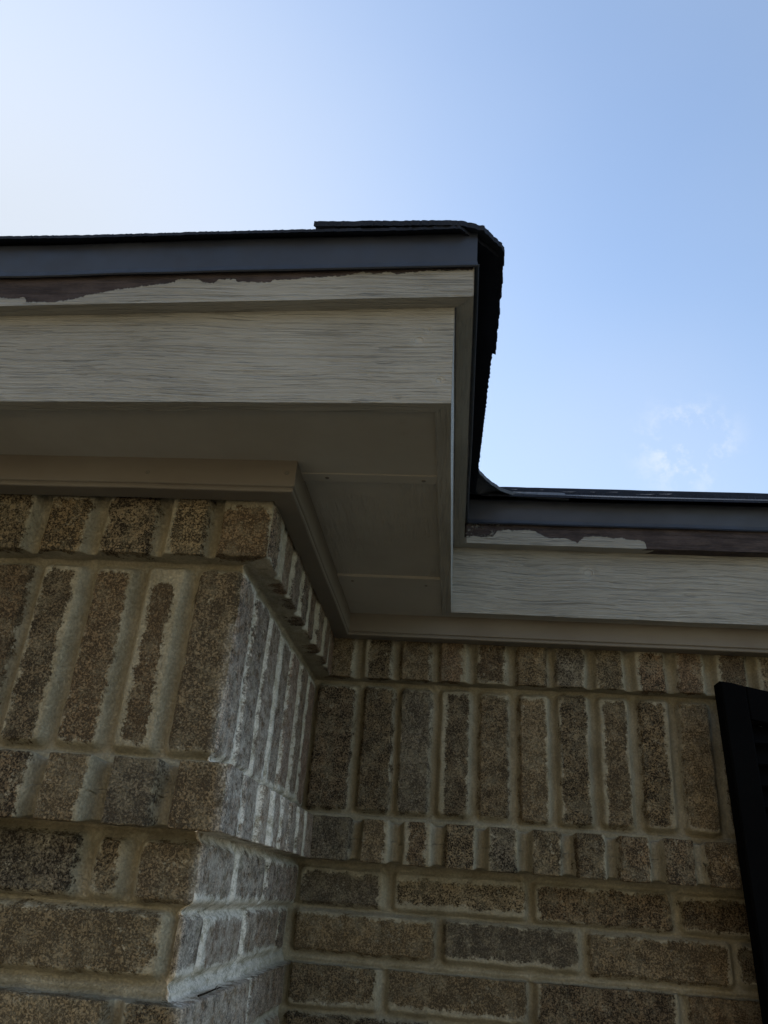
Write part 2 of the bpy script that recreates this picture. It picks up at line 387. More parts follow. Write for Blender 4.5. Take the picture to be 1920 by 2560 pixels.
def brick_field(pa, sa, wall, lo_edge, hi_edge, seed):
    """signed inside distance, joint depth, tone and bloom for points with physical coordinate pa and profile coordinate sa"""
    inside = np.full(pa.shape, -0.012); tone = np.zeros(pa.shape + (3,)); tone[...] = (.13, .1, .07)
    off = np.zeros(pa.shape); pit = np.full(pa.shape, .7); r = np.random.default_rng(seed)
    sdist = np.full(pa.shape, -0.012)
    for c in courses:
        s0 = float(s_of_z(c['z'][0])) - c['ext'][0]; s1 = float(s_of_z(c['z'][1])) + c['ext'][1]
        js = run(c[wall], lo_edge, hi_edge); j = c['j'] / 2
        for q in range(len(js) - 1):
            a = js[q] + (j if q > 0 else -0.02 if wall == 'A' else 0.006 if wall == 'B' else 0)
            b = js[q + 1] - (j if q < len(js) - 2 else -0.02 if wall == 'F' else 0.006)
            jit = r.normal(0, 0.0010, 4); a += jit[0]; b += jit[1]
            tn = np.array(TONES[r.integers(0, len(TONES))]) * r.uniform(0.8, 1.2)
            sm4 = np.clip(r.normal(0.0026, 0.0050, 4), -.002, .018) + (.008 if r.random() < .10 else 0); pitk = r.uniform(.60, 1.0); o = r.normal(0, 0.0011); tilt = r.normal(0, 0.012)
            if b < -2.6 or a > 2.6: continue
            m_ = (pa > a - .01) & (pa < b + .01) & (sa > s0 - .01) & (sa < s1 + .01)
            if not m_.any(): continue
            dx = np.minimum(pa[m_] - a, b - pa[m_]); ds = np.minimum(sa[m_] - s0 - jit[2], s1 + jit[3] - sa[m_])
            rad = 0.009
            ox, os_ = np.minimum(dx - rad, 0), np.minimum(ds - rad, 0)
            sd_ = np.where((dx < rad) & (ds < rad), rad - np.hypot(ox, os_), np.minimum(dx, ds))
            cur = sdist[m_]; up = sd_ > cur
            idx = np.nonzero(m_); idx = tuple(v[up] for v in idx)
            ax_, bx_ = (pa[m_] - a - sm4[0])[up], (b - pa[m_] - sm4[1])[up]
            as_, bs_ = (sa[m_] - s0 - jit[2] - sm4[2])[up], (s1 + jit[3] - sa[m_] - sm4[3])[up]
            dxx, dss = np.minimum(ax_, bx_), np.minimum(as_, bs_)
            rd = .011
            inn = np.where((dxx < rd) & (dss < rd), rd - np.hypot(np.minimum(dxx - rd, 0), np.minimum(dss - rd, 0)), np.minimum(dxx, dss))
            sdist[idx] = sd_[up]; inside[idx] = np.minimum(inn, sd_[up]); pit[idx] = pitk
            tone[idx] = tn; off[idx] = o + tilt * (pa[idx] - (a + b) / 2)
    return sdist, inside, tone, off, pit
def build_wall(name, which, label):
    if which == 'projecting':
        uf = np.concatenate([spaced(-4.9, -1.6, 0.04), spaced(-1.6, -.53, 0.006), spaced(-.53, 0, 0.0023), [0.0]])
        ur = np.concatenate([spaced(0, 1.0, 0.0036)[1:], [1.0, 1.06]])
        Uc = np.concatenate([uf, ur + 0]) if False else None
        n1 = len(uf)
        Xb = np.zeros((n1 + len(ur), len(S))); Yb = Xb.copy(); Zb = np.broadcast_to(Zs[None, :], Xb.shape).copy()
        Xb[:n1] = XB + DX[None, :] + uf[:, None]; Yb[:n1] = YL - DL[None, :]
        # ledge of the lower quoins stops before the inner corner
        y_ret = (YL - DL)[None, :] + ur[:, None] * ((YR - DR) - (YL - DL))[None, :]
        stop = smooth(1.335, 1.320, y_ret) * (Zb[n1:] < -0.1206)
        dxr = np.where(Zb[n1:] < -0.1206, stop * DX[None, :] - (1 - stop) * 0.001, DX[None, :])
        Xb[n1:] = XB + dxr; Yb[n1:] = y_ret
        NX = np.zeros(n1 + len(ur)); NY = np.ones(n1 + len(ur))
        NX[:n1] = smooth(-0.010, 0, uf); NX[n1:] = 1
        NY[n1:] = smooth(0.016, 0, ur)
        tone_mul = True
        Sg = np.broadcast_to(S[None, :], Xb.shape)
        pw = fbm(Xb, Yb, Zb, 28, 3, 11) * 0.0022; ps = fbm(Xb, Yb, Zb, 28, 3, 21) * 0.0020
        sdist = np.empty(Xb.shape); ins = sdist.copy(); tone = np.empty(Xb.shape + (3,)); off = sdist.copy(); pit = sdist.copy()
        a = brick_field(Xb[:n1] + pw[:n1], Sg[:n1] + ps[:n1], 'F', -5.2, XB + 0.02, 5)
        b = brick_field(Yb[n1:] + pw[n1:], Sg[n1:] + ps[n1:], 'A', YL - .05, YR + 0.01, 6)
        for t, p_, q_ in zip((sdist, ins, tone, off, pit), a, b): t[:n1] = p_; t[n1:] = q_
        cornerd = np.concatenate([-uf, ur * (YR - YL)])
        bloom_light = np.zeros(Xb.shape)
        bloom_light[n1:] = (smooth(0.36, 0.15, Zb[n1:]) * 0.60 + 0.50) * smooth(1.62, 1.15, y_ret) + 0.15  # skylight on the return painted in, fading upward and towards the inner corner
        bloom_light[:n1] = (smooth(-.016, 0, uf) * .75)[:, None] * (Zb[:n1] < .30)
        bloom_light[n1:] *= np.where(Zb[n1:] < 0.37, 1, .35)
    else:
        ub = np.concatenate([[-.05], spaced(0, 0.94, 0.0025), spaced(0.94, 1.8, 0.008), spaced(1.8, 5.2, 0.05), [5.2]])
        Xb = XB + DX[None, :] + ub[:, None]; Yb = np.broadcast_to((YR - DR)[None, :], Xb.shape).copy()
        low = Zs < -0.1206
        Xb = np.where(low[None, :], XB + ub[:, None], Xb)
        Zb = np.broadcast_to(Zs[None, :], Xb.shape).copy()
        NX = np.zeros(len(ub)); NY = np.ones(len(ub))
        Sg = np.broadcast_to(S[None, :], Xb.shape)
        pw = fbm(Xb, Yb, Zb, 28, 3, 31) * 0.0022; ps = fbm(Xb, Yb, Zb, 28, 3, 41) * 0.0020
        sdist, ins, tone, off, pit = brick_field(Xb + pw, Sg + ps, 'B', XB, 5.6, 9)
        cornerd = np.full(len(ub), 1.0); bloom_light = np.zeros(Xb.shape)
    body = smooth(-0.0045, 0.0050, sdist)
    h = -0.0125 * (1 - body)
    if which == 'projecting': h[n1:] *= np.where(Zb[n1:] > .37, .40, .62)
    groove = np.exp(-((sdist + 0.0070) / 0.0035) ** 2)
    h -= 0.0025 * groove
    rowl = smooth(.040, .048, Zb) * smooth(.128, .121, Zb)
    if which == 'projecting': rowl[n1:] *= .5
    h -= rowl * .0075 * (1 - body)
    h += fbm(Xb, Yb, Zb, 22, 2, 51) * 0.0014
    h += fbm(Xb, Yb, Zb, 120, 3, 61) * (0.0011 * body + 0.0005) * np.where(NX > .5, .30, 1.0)[:, None]
    h += off * body
    cr = np.exp(-(cornerd / 0.006) ** 2)[:, None]
    h -= cr * (0.0030 + 0.0022 * fbm(Xb, Yb, Zb, 70, 2, 71))
    X = Xb + h * NX[:, None]; Y = Yb - h * NY[:, None]
    # roughen ledge edges vertically too
    sg = np.where(Zb > .0845, -1.0, 1.0)
    Z = Zb + fbm(Xb, Yb, Zb, 60, 3, 81) * 0.0016 * (Zb < 0.45) * np.where(NX > .5, .4, 1.0)[:, None] + rowl * sg * (1 - body) * .0045
    V = np.stack([X, Y, Z + CZ], -1).reshape(-1, 3)
    Fc = grid_faces(Xb.shape[0], Xb.shape[1])[:, ::-1]
    if which == 'projecting': tone[n1:] *= np.array([1.20, 1.04, 1.05])  # return bricks also lightened, part of the painted side brightness
    tone = tone * (1 + 0.10 * fbm(Xb, Yb, Zb, 18, 2, 91))[..., None]
    joint = np.clip(groove, 0, 1)
    return link(name, V, Fc, m_brick, label=label, smooth_shade=True,
                attrs={'inside': ins.ravel(), 'tone': tone.reshape(-1, 3), 'joint': joint.ravel(), 'bloom_light': bloom_light.ravel(), 'pit': pit.ravel()})
build_wall('brick_wall', 'projecting', 'projecting brick wall with corbelled courses, its return side painted paler for skylight and chalky wash')
build_wall('brick_wall', 'recessed', 'recessed brick wall between the projecting corner and the black shutter')

# ---------------------------------------------------------------- swept boards along front (0), side (1), recessed front (2)
XEND = 5.2
def sweep(name, prof, base, which, mat, label=None, parent=house, du=0.05, fine=None, slope=0.0, zref=0.0, jig=0.0, ends=(None, None),
          seed=3, smooth_shade=False, attr_fn=None, bevel=0.0012):
    """closed profile of (outward d, z) swept with mitred corners; base = (y_front, x_side, y_recessed)"""
    yf, xs, yr = base
    pr = prof
    if bevel:                                                   # chamfer every corner of the profile
        pr = []
        n = len(prof)
        for i in range(n):
            p0, p1, p2 = (Vector(prof[(i + k) % n]) for k in (-1, 0, 1))
            for q in (p0, p2):
                L = (q - p1).length; t = min(bevel, L * 0.35)
                pr.append(tuple(p1 + (q - p1) * (t / L)))
    d = np.array([p[0] for p in pr]); z = np.array([p[1] for p in pr])
    if which == 0: lo, hi = -XEND, None
    elif which == 1: lo, hi = None, None
    else: lo, hi = None, XEND
    if fine is None: t = np.linspace(0, 1, 60)
    else:
        L = {0: xs + XEND, 1: yr - yf, 2: XEND - xs}[which]
        if which == 0: t = np.concatenate([spaced(0, 1 - .75 / L, .1 / L), spaced(1 - .75 / L, 1, fine / L), [1]])
        elif which == 2: t = np.concatenate([spaced(0, .8 / L, fine / L), spaced(.8 / L, 1, .1 / L), [1]])
        else: t = np.concatenate([spaced(0, 1, fine / L), [1]])
    T = t[:, None]
    if which == 0:
        x = -XEND + T * ((ends[1] if ends[1] is not None else xs + d)[None, :] - -XEND) if ends[1] is None else -XEND + T * (ends[1] + XEND) + 0 * d[None, :]
        y = yf - d[None, :] + 0 * T
    elif which == 1:
        y0 = (yf - d)[None, :] if ends[0] is None else ends[0] + 0 * d[None, :]
        y1 = (yr - d)[None, :]
        y = y0 + T * (y1 - y0); x = xs + d[None, :] + 0 * T
    else:
        x = (xs + d)[None, :] + T * (XEND - (xs + d))[None, :]; y = yr - d[None, :] + 0 * T
    zz = np.broadcast_to(z[None, :], x.shape).copy()
    if slope: zz = zz + slope * np.maximum(np.minimum(x - zref, 0.0), -1.4)
    if jig:
        zz += fbm(x, y, zz, 9, 3, seed) * jig
        o = fbm(x, y, zz, 7, 3, seed + 9) * jig * 0.7
        if which == 1: x = x + o
        else: y = y + o
    n, k = x.shape
    V = np.stack([x, y, zz + CZ], -1).reshape(-1, 3)
    fc = []
    for i in range(n - 1):
        for j in range(k):
            a, b = i * k + j, i * k + (j + 1) % k
            fc.append((a, b, b + k, a + k))
    fc.append(tuple(range(k))[::-1]); fc.append(tuple((n - 1) * k + j for j in range(k)))
    at = attr_fn(x, y, zz) if attr_fn else None
    o = link(name, V, fc, mat, parent=parent, label=label, attrs=at, smooth_shade=smooth_shade)
    import bmesh
    bm = bmesh.new(); bm.from_mesh(o.data); bmesh.ops.recalc_face_normals(bm, faces=bm.faces); bm.to_mesh(o.data); bm.free()
    return o
def rect(d0, d1, z0, z1, nz=1, nd=1):
    """counter-clockwise rectangle with nz subdivisions of the outer face"""
    out = [(d0, z0)]
    for i in range(nz + 1): out.append((d1, z0 + (z1 - z0) * i / nz))
    out.append((d0, z1)); return out
NAME = ['front', 'side', 'recessed']
# frieze board with its moulded lower lip
FR = (0.9268, -0.2552, 1.5444)
fprof = [(.0040, .4615), (.0335, .4606), (.0352, .4622), (.0350, .4655), (.0325, .4672), (.0362, .4690), (.0362, .5110), (.0040, .5110)]
labs = ['frieze board above the projecting wall', 'frieze board along the return of the projecting wall', 'frieze board above the recessed wall']
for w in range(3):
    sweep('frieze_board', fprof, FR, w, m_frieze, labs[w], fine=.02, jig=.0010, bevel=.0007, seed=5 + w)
# fascia boards
FB = (0.7457 + .019, -0.0160 - .019, 1.472 + .019)
flab = ['wide front fascia board with open wood grain and a knot', 'narrow side fascia board running back from the corner', 'recessed fascia board with coarse grain and a large knot']
mats = [m_fascia, m_side, m_fascia_r]
for w in range(3):
    sweep('fascia_board', rect(.0005, .019, .5035, .655, 10), FB, w, mats[w], flab[w], fine=.012, slope=(.011 if w == 0 else 0), jig=.0012,
          bevel=0, seed=15 + w, smooth_shade=False)
# square trim strip above the fascia, with flaking paint
TB = (0.7261 + .0195, 0.0062 - .0205, 1.447 + .025)
PL = np.array([(-0.665, 0.48), (-0.585, 0.69), (-0.552, 0.72), (-0.549, 0.87), (-0.515, 0.89), (-0.491, 0.82), (-0.465, 0.63), (-0.432, 0.47), (-0.394, 0.35), (-0.362, 0.23), (-0.361, 0.11), (-0.336, 0.15), (-0.323, 0.32), (-0.313, 0.32), (-0.309, 0.17), (-0.288, 0.17), (-0.284, 0.28), (-0.242, 0.33), (-0.241, 0.24), (-0.219, 0.23), (-0.205, 0.2), (-0.186, 0.15), (-0.181, 0.17), (-0.154, 0.14), (-0.131, 0.03), (-0.114, 0.11), (-0.098, 0.04), (-0.086, 0.12), (-0.073, 0.07), (-0.036, 0.01), (-0.024, 0.06), (-0.014, 0.03), (0.009, 0.03)])
PR = np.array([(-0.001, 0.86), (0.024, 0.59), (0.041, 0.68), (0.064, 0.62), (0.072, 0.31), (0.094, 0.24), (0.099, 0.29), (0.139, 0.22), (0.152, 0.37), (0.173, 0.61), (0.204, 0.59), (0.229, 0.82), (0.243, 0.52), (0.26, 0.46), (0.286, 0.46), (0.299, 0.54), (0.316, 0.48), (0.325, 0.57), (0.356, 0.6), (0.362, 0.79), (0.362, 1.10), (1.4, 1.10), (1.6, .5)])
def peel_fn(A, slope):
    def fn(x, y, z):
        zl = z - slope * np.maximum(np.minimum(x - 0.006, 0.0), -1.4)
        H = .6847 - .6421
        top = (.6847 - zl) / H
        f = np.interp(x, A[:, 0], A[:, 1])
        pl = (f - top) * H
        pl = np.where(zl < .6421 + .0005, np.where(f > 1, .01, -.02), pl)
        sc = (x > 0.0) * (x < 0.085) * 1.0 if slope == 0 else 0 * x
        return {'peel': pl.ravel(), 'scuff': sc.ravel()}
    return fn
tl = ['square trim strip on the front fascia, paint flaked off its upper edge', 'square trim strip on the side fascia', 'square trim strip on the recessed fascia, paint mostly peeled to dark wood']
tm = [m_trim, m_side_trim, m_trim]
for w in range(3):
    sweep('trim_strip', rect(.0005, (.0195, .0205, .025)[w], .6421, .6985, 14), TB, w, tm[w], tl[w], fine=.0022 if w != 1 else .02, slope=(.0282 if w == 0 else 0),
          zref=.006, jig=.0008, bevel=0, seed=25 + w, attr_fn=peel_fn(PL if w == 0 else PR, .0282 if w == 0 else 0))
# metal drip edge: vertical face, hemmed kick at the bottom, flange on the roof deck
DB = (0.7261 - .0005, 0.0062 + .0008, 1.447 - .0005)
dprof = [(.0006, .6875), (.0010, .6860), (.0048, .6838), (.0062, .6850), (.0036, .6885), (.0026, .6950), (.0026, .7385), (.0020, .7405), (-.06, .7735), (-.06, .7720), (.0010, .7385)]
for w in range(3):
    sweep('drip_edge', dprof, DB, w, m_metal, None, fine=.03, slope=(.0282 if w == 0 else 0), zref=.006, jig=.0017, bevel=0, seed=35 + w)
# overlap lap of the recessed drip edge
sweep_l = [(.0032, .6905), (.0042, .6905), (.0042, .7375), (.0032, .7375)]

# ---------------------------------------------------------------- soffit
def box(name, x0, x1, y0, y1, z0, z1, mat, parent=house, label=None, n=(1, 1), jig=0.0, seed=1, bev=0.0):
    import bmesh
    bm = bmesh.new()
    bmesh.ops.create_cube(bm, size=1)
    for v in bm.verts:
        v.co = Vector(((x0 + x1) / 2 + v.co.x * (x1 - x0), (y0 + y1) / 2 + v.co.y * (y1 - y0), (z0 + z1) / 2 + v.co.z * (z1 - z0) + CZ))
    if bev: bmesh.ops.bevel(bm, geom=bm.edges[:], offset=bev, segments=2, affect='EDGES')
    V = np.array([v.co[:] for v in bm.verts]); Fc = [tuple(v.index for v in f.verts) for f in bm.faces]
    bm.free()
    return link(name, V, Fc, mat, parent=parent, label=label)
ZS = .5065
sx1 = -0.0143 - .0185
box('soffit_panel', -5.2, sx1, .7635, .9215, ZS, ZS + .008, m_soffit)
box('soffit_panel', -.2215, sx1, .9455, 1.2985, ZS + .0025, ZS + .0105, m_panel, label='rough soffit panel between the two nailing strips')
box('soffit_panel', -.2215, sx1, 1.3435, 1.5110, ZS, ZS + .008, m_soffit)
box('soffit_panel', sx1 + .0005, 5.2, 1.4905, 1.5110, ZS, ZS + .008, m_soffit, label='narrow soffit strip under the recessed fascia')
s1 = box('soffit_strip', -.2215, sx1, .9220, .9450, ZS - .0012, ZS + .006, m_soffit, bev=.0008, label='soffit strip nearer the front fascia')
s2 = box('soffit_strip', -.2215, sx1, 1.2990, 1.3430, ZS - .0018, ZS + .006, m_soffit, bev=.0010, label='soffit strip nearer the recessed wall')
def disc(name, c, r, t, mat, parent, axis='z'):
    import bmesh
    bm = bmesh.new()
    bmesh.ops.create_cone(bm, cap_ends=True, segments=14, radius1=r, radius2=r * .8, depth=t)
    bmesh.ops.bevel(bm, geom=[e for e in bm.edges if len(e.link_faces) == 2], offset=t * .2, segments=1, affect='EDGES')
    q = Matrix.Rotation(math.pi, 4, 'X') if axis == 'z' else Matrix.Rotation(math.pi / 2, 4, 'X')
    V = np.array([(q @ v.co + Vector(c))[:] for v in bm.verts]); V[:, 2] += CZ
    Fc = [tuple(v.index for v in f.verts) for f in bm.faces]; bm.free()
    return link(name, V, Fc, mat, parent=parent)
for c in [(-.185, .9335, ZS - .0016), (-.053, .9360, ZS - .0016)]: disc('nail_head', c, .0030, .0012, m_nail, s1)
for c in [(-.194, 1.322, ZS - .0022), (-.061, 1.333, ZS - .0022)]: disc('nail_head', c, .0030, .0012, m_nail, s2)

fz = [o for o in house.children if o.name.startswith('frieze_board')]
for c in [(-.231, FR[0] - .0366, .4885), (-.42, FR[0] - .0366, .484)]: disc('nail_head', c, .0034, .0012, m_nail, fz[0], 'y')
# ---------------------------------------------------------------- roof
SL = 0.5355
EF, EX, ER = .7105, .0380, 1.4180                              # shingle edges: front y, side x, recessed y
ZE = .7412                                                     # top of the shingle at the eave
RUN = 4.0
def roof_slope(name, fn, L0, L1, du, mat, label, cdir, seed, slope_skew=False):
    """laid courses: each a stepped row; fn(t, q) -> x, y for distance q up-slope (plan) and station along the eave"""
    verts = []; exp = 0.128; th = 0.0065
    rows = []
    ncourse = int(RUN / exp)
    q_list = []
    for c in range(ncourse + 1):
        q0 = c * exp
        q_list += [(q0, -th if c else -th, c), (q0 + 0.0005, 0.0, c)]
    q_list.append((RUN, 0.0, ncourse))
    return q_list
def make_slope(name, kind, label, seed):
    exp = 0.128; th = 0.0052
    if kind == 'front': a = np.concatenate([spaced(-5.2, -.72, .06), spaced(-.72, .0, .0022), [0.0]])
    elif kind == 'side': a = np.linspace(0, 1, 260)
    else: a = np.concatenate([spaced(0, .9, .0045), spaced(.9, 5.2, .06), [5.2]])
    q = [];lift = []
    nc = int(RUN / exp)
    for c in range(nc):
        q += [c * exp, c * exp + .0010]; lift += [0.0 if c else -th, th if c else 0.0]
    q.append(RUN); lift.append(0.0)
    q = np.array(q); lift = np.array(lift)
    A, Q = np.meshgrid(a, q, indexing='ij')
    ci = np.floor(Q / exp + .02)
    # ragged tab ends: each tab drops a few mm
    if kind == 'side': st = A * .7
    else: st = A
    tab = np.floor((st + ci * .137) / .105)
    rg = _hash((tab + 900).astype(np.int64), ci.astype(np.int64), np.full(tab.shape, seed), 3)
    edge = (rg - .5) * .008 + vnoise(st * 420, ci * 3.1, st * 0, seed) * .0011
    tlift = (rg > .55) * .0022
    Qe = Q - np.where(np.abs(Q - np.round(Q / exp) * exp) < .002, edge * (Q > .05) + vnoise(st * 380, ci, st * 0, seed + 3) * .0012, 0)
    if kind == 'front':
        # fans out to keep on the left of the hip
        X = -5.2 + (A + 5.2) / 5.2 * (EX - Qe + 5.2); Y = EF + Qe
        X = np.where(A < -.72, A + (X - A) * smooth(-5.2, -.72, A), X)
        D_ = Qe
    elif kind == 'side':
        y0 = EF + Qe; y1 = ER + Qe
        Y = y0 + A * (y1 - y0); X = EX - Qe - .027 * np.maximum(Y - .965, 0) * (Q < .06); D_ = Qe
    else:
        X = EX - Qe + A / 5.2 * (5.2 - EX + Qe); Y = ER + Qe; D_ = Qe
    Z = ZE + SL * D_ + lift * 1.0 + tlift * (lift > 0) + fbm(X, Y, D_, 3, 3, seed) * .0032
    cc = np.where(Q < .06, np.maximum((X - EX) - (Y - EF) + .050, 0), 0)
    X = X - cc / 2; Y = Y + cc / 2
    if kind == 'front': Z = Z + .0215 * np.maximum(np.minimum(X - .006, 0.0), -1.4)
    V = np.stack([X, Y, Z + CZ], -1)
    n, k = A.shape
    # underside return at the eave so the slab has thickness
    U0 = V[:, 0].copy(); U1 = U0.copy()
    dd = .075
    if kind == 'side': U1[:, 0] -= dd; U1[:, 1] = np.maximum(U1[:, 1], EF + dd)
    else: U1[:, 1] += dd
    if kind == 'front': U1[:, 0] = np.minimum(U1[:, 0], EX - dd)
    U1[:, 2] += SL * dd
    V2 = np.concatenate([U1[:, None], U0[:, None], V[:, 1:]], 1)
    Fc = grid_faces(n, V2.shape[1])
    o = link(name, V2.reshape(-1, 3), Fc, m_shingle, label=label, parent=roof)
    o.data.materials.append(m_asphalt)
    row = np.tile(np.arange(V2.shape[1] - 1), n - 1)
    mi = ((row <= 1) | (row % 2 == 1)).astype(np.int32)          # underside and the cut edge of each course
    o.data.polygons.foreach_set('material_index', mi)
    return o
# the roof is one part; slopes and hip caps are its sub-parts
def roof_deck():
    zt_ = ZE - .012; r = RUN
    v = []
    def pt(x, y, h): v.append((x, y, h + CZ)); return len(v) - 1
    zr = zt_ + SL * r
    a = pt(-5.2, EF + .03, zt_ - .03 + .0); b = pt(EX - .03, EF + .03, zt_ + .012); c = pt(EX - .03 - r, EF + .03 + r, zr); d = pt(-5.2, EF + .03 + r, zr)
    e = pt(EX - .03, ER + .03, zt_ + .012); f = pt(EX - .03 - r, ER + .03 + r, zr); g = pt(5.2, ER + .03, zt_ + .012); h = pt(5.2, ER + .03 + r, zr)
    i = pt(-5.2, ER + .03 + r, zr); j = pt(-5.2, ER + .1 + 2 * r, zt_ + .1); k = pt(5.2, ER + .1 + 2 * r, zt_ + .1)
    f_ = [(a, b, c, d), (b, e, f, c), (e, g, h, f), (d, c, f, i), (i, f, h, k, j)]
    V = np.array(v); 
    lo = V.copy(); lo[:, 2] -= .012
    n = len(v)
    return link('roof', np.concatenate([V, lo]), f_ + [tuple(q + n for q in reversed(t)) for t in f_], m_shingle, label='dark hip roof with a valley over the recessed wall')
roof = roof_deck()
for p_ in (): pass
make_slope('shingle_slope', 'front', 'front shingle slope above the projecting wall', 3)
make_slope('shingle_slope', 'side', 'side shingle slope facing the open sky', 4)
make_slope('shingle_slope', 'right', 'shingle slope above the recessed wall, seen almost edge on', 5)
# hip cap shingles lapped up the hip
def hip_cap(k):
    n = 46
    lift0 = .0072
    s0 = k * .14; s1 = s0 + .21                                 # plan distance up the hip
    pts = []
    # outline in the local (front leg f, side leg g) frame; points are (x, y)
    cx, cy = EX - s0, EF + s0
    if k == 0:
        out = [(-.193, EF - .001), (-.027, EF - .001), (.017, EF + .005), (.0445, EF + .041), (.0432, .961), (.0432 - .0 - .12, .961 + .12), (-.193, EF + .17)]
        out = [(-.193, EF - .001), (-.027, EF - .001), (.017, EF + .005), (.0445, EF + .041), (.0432, .961), (-.05, 1.00), (-.150, .90), (-.193, .82)]
    else:
        w = .150
        out = [(cx - w, cy), (cx, cy), (cx, cy + w), (cx - .19, cy + w + .19), (cx - w - .19, cy + .19)]
    # ring resampled, ragged with granules
    P2 = []
    m_ = len(out)
    for i in range(m_):
        a, b = np.array(out[i]), np.array(out[(i + 1) % m_]); L = np.linalg.norm(b - a); c_ = max(2, int(L / .0024)) if k == 0 else 8
        for t in np.arange(c_) / c_: P2.append(a + (b - a) * t)
    P2 = np.array(P2)
    cen = P2.mean(0); dr = P2 - cen; dr /= np.linalg.norm(dr, axis=1)[:, None]
    if k == 0: P2 = P2 + dr * (vnoise(P2[:, 0] * 330, P2[:, 1] * 330, P2[:, 0] * 0, 77) * .0019 + vnoise(P2[:, 0] * 90, P2[:, 1] * 90, P2[:, 0] * 0, 79) * .0005)[:, None]
    def H(p):
        return ZE + SL * np.minimum(p[..., 1] - EF, EX - p[..., 0]) - (.010 * np.exp(-((p[..., 1] - EF - (EX - p[..., 0])) / .03) ** 2)) * (k == 0)
    rings = []
    for f in (1.0, .85, .6, .3, .05):
        q_ = cen + (P2 - cen) * f; rings.append(np.column_stack([q_, H(q_) + lift0 + (0.001 if f < 1 else 0)]))
    low = np.column_stack([P2, H(P2) - .001])
    low2 = np.column_stack([cen + (P2 - cen) * .8, H(cen + (P2 - cen) * .8) - .001])
    allr = [low2, low] + rings
    N = len(P2); V = np.concatenate(allr); V[:, 2] += CZ
    Fc = []
    for r_ in range(len(allr) - 1):
        for i in range(N):
            a, b = r_ * N + i, r_ * N + (i + 1) % N
            Fc.append((a, b, b + N, a + N))
    Fc.append(tuple((len(allr) - 1) * N + i for i in range(N)))
    o = link('hip_cap', V, Fc, m_shingle, parent=roof, label='hip cap shingle with a ragged clipped end at the corner' if k == 0 else None)
    o.data.materials.append(m_asphalt)
    o.data.polygons.foreach_set('material_index', np.array([1 if i < 2 * N else 0 for i in range(len(Fc))], dtype=np.int32))
for k in range(0, 20): hip_cap(k)
# woven valley shingle that fills the inside corner of the eave
def valley():
    key = np.array([(.0300, 1.15), (.0285, 1.2478), (.0262, 1.322), (.0406, 1.3536), (.0589, 1.3807), (.0785, 1.4050), (.1069, 1.4215), (.150, 1.4275), (.215, 1.4330)])
    t = np.linspace(0, 1, len(key)); tt = np.linspace(0, 1, 90)
    top = np.column_stack([np.interp(tt, t, key[:, 0]), np.interp(tt, t, key[:, 1])])
    for _ in range(4): top[1:-1] = top[1:-1] * .5 + (top[:-2] + top[2:]) * .25
    top += np.column_stack([vnoise(tt * 60, tt * 0, tt * 0, 5), vnoise(tt * 60, tt * 0, tt * 0, 6)]) * .0010
    n = len(tt); V = []
    for q_ in (0.0, .02, .06, .14, .30, .5):
        for i, (x, y) in enumerate(top):
            w = smooth(.15, .75, tt[i])
            xx = x - q_ * (1 - w) ; yy = y + q_ * (.15 + .85 * w)
            hz = ZE + SL * max(min(yy - EF, EX - xx), yy - ER) + .0035 if q_ > .03 else ZE + .0045 + SL * q_ * .75 + .002 * (1 - w)
            hz = max(hz, ZE + .0045)
            V.append((xx, yy, hz + CZ))
    m_ = len(V)
    lo = [(x, y, z - .0075) for x, y, z in V]
    Fc = []
    for j in range(5):
        for i in range(n - 1):
            a = j * n + i; Fc.append((a, a + 1, a + n + 1, a + n)); Fc.append((a + m_, a + n + m_, a + n + 1 + m_, a + 1 + m_))
    for i in range(n - 1): Fc.append((i, i + m_, i + 1 + m_, i + 1))
    link('valley_shingle', np.array(V + lo), Fc, m_shingle, parent=roof, label='curved shingle woven through the valley at the inside corner')
valley()

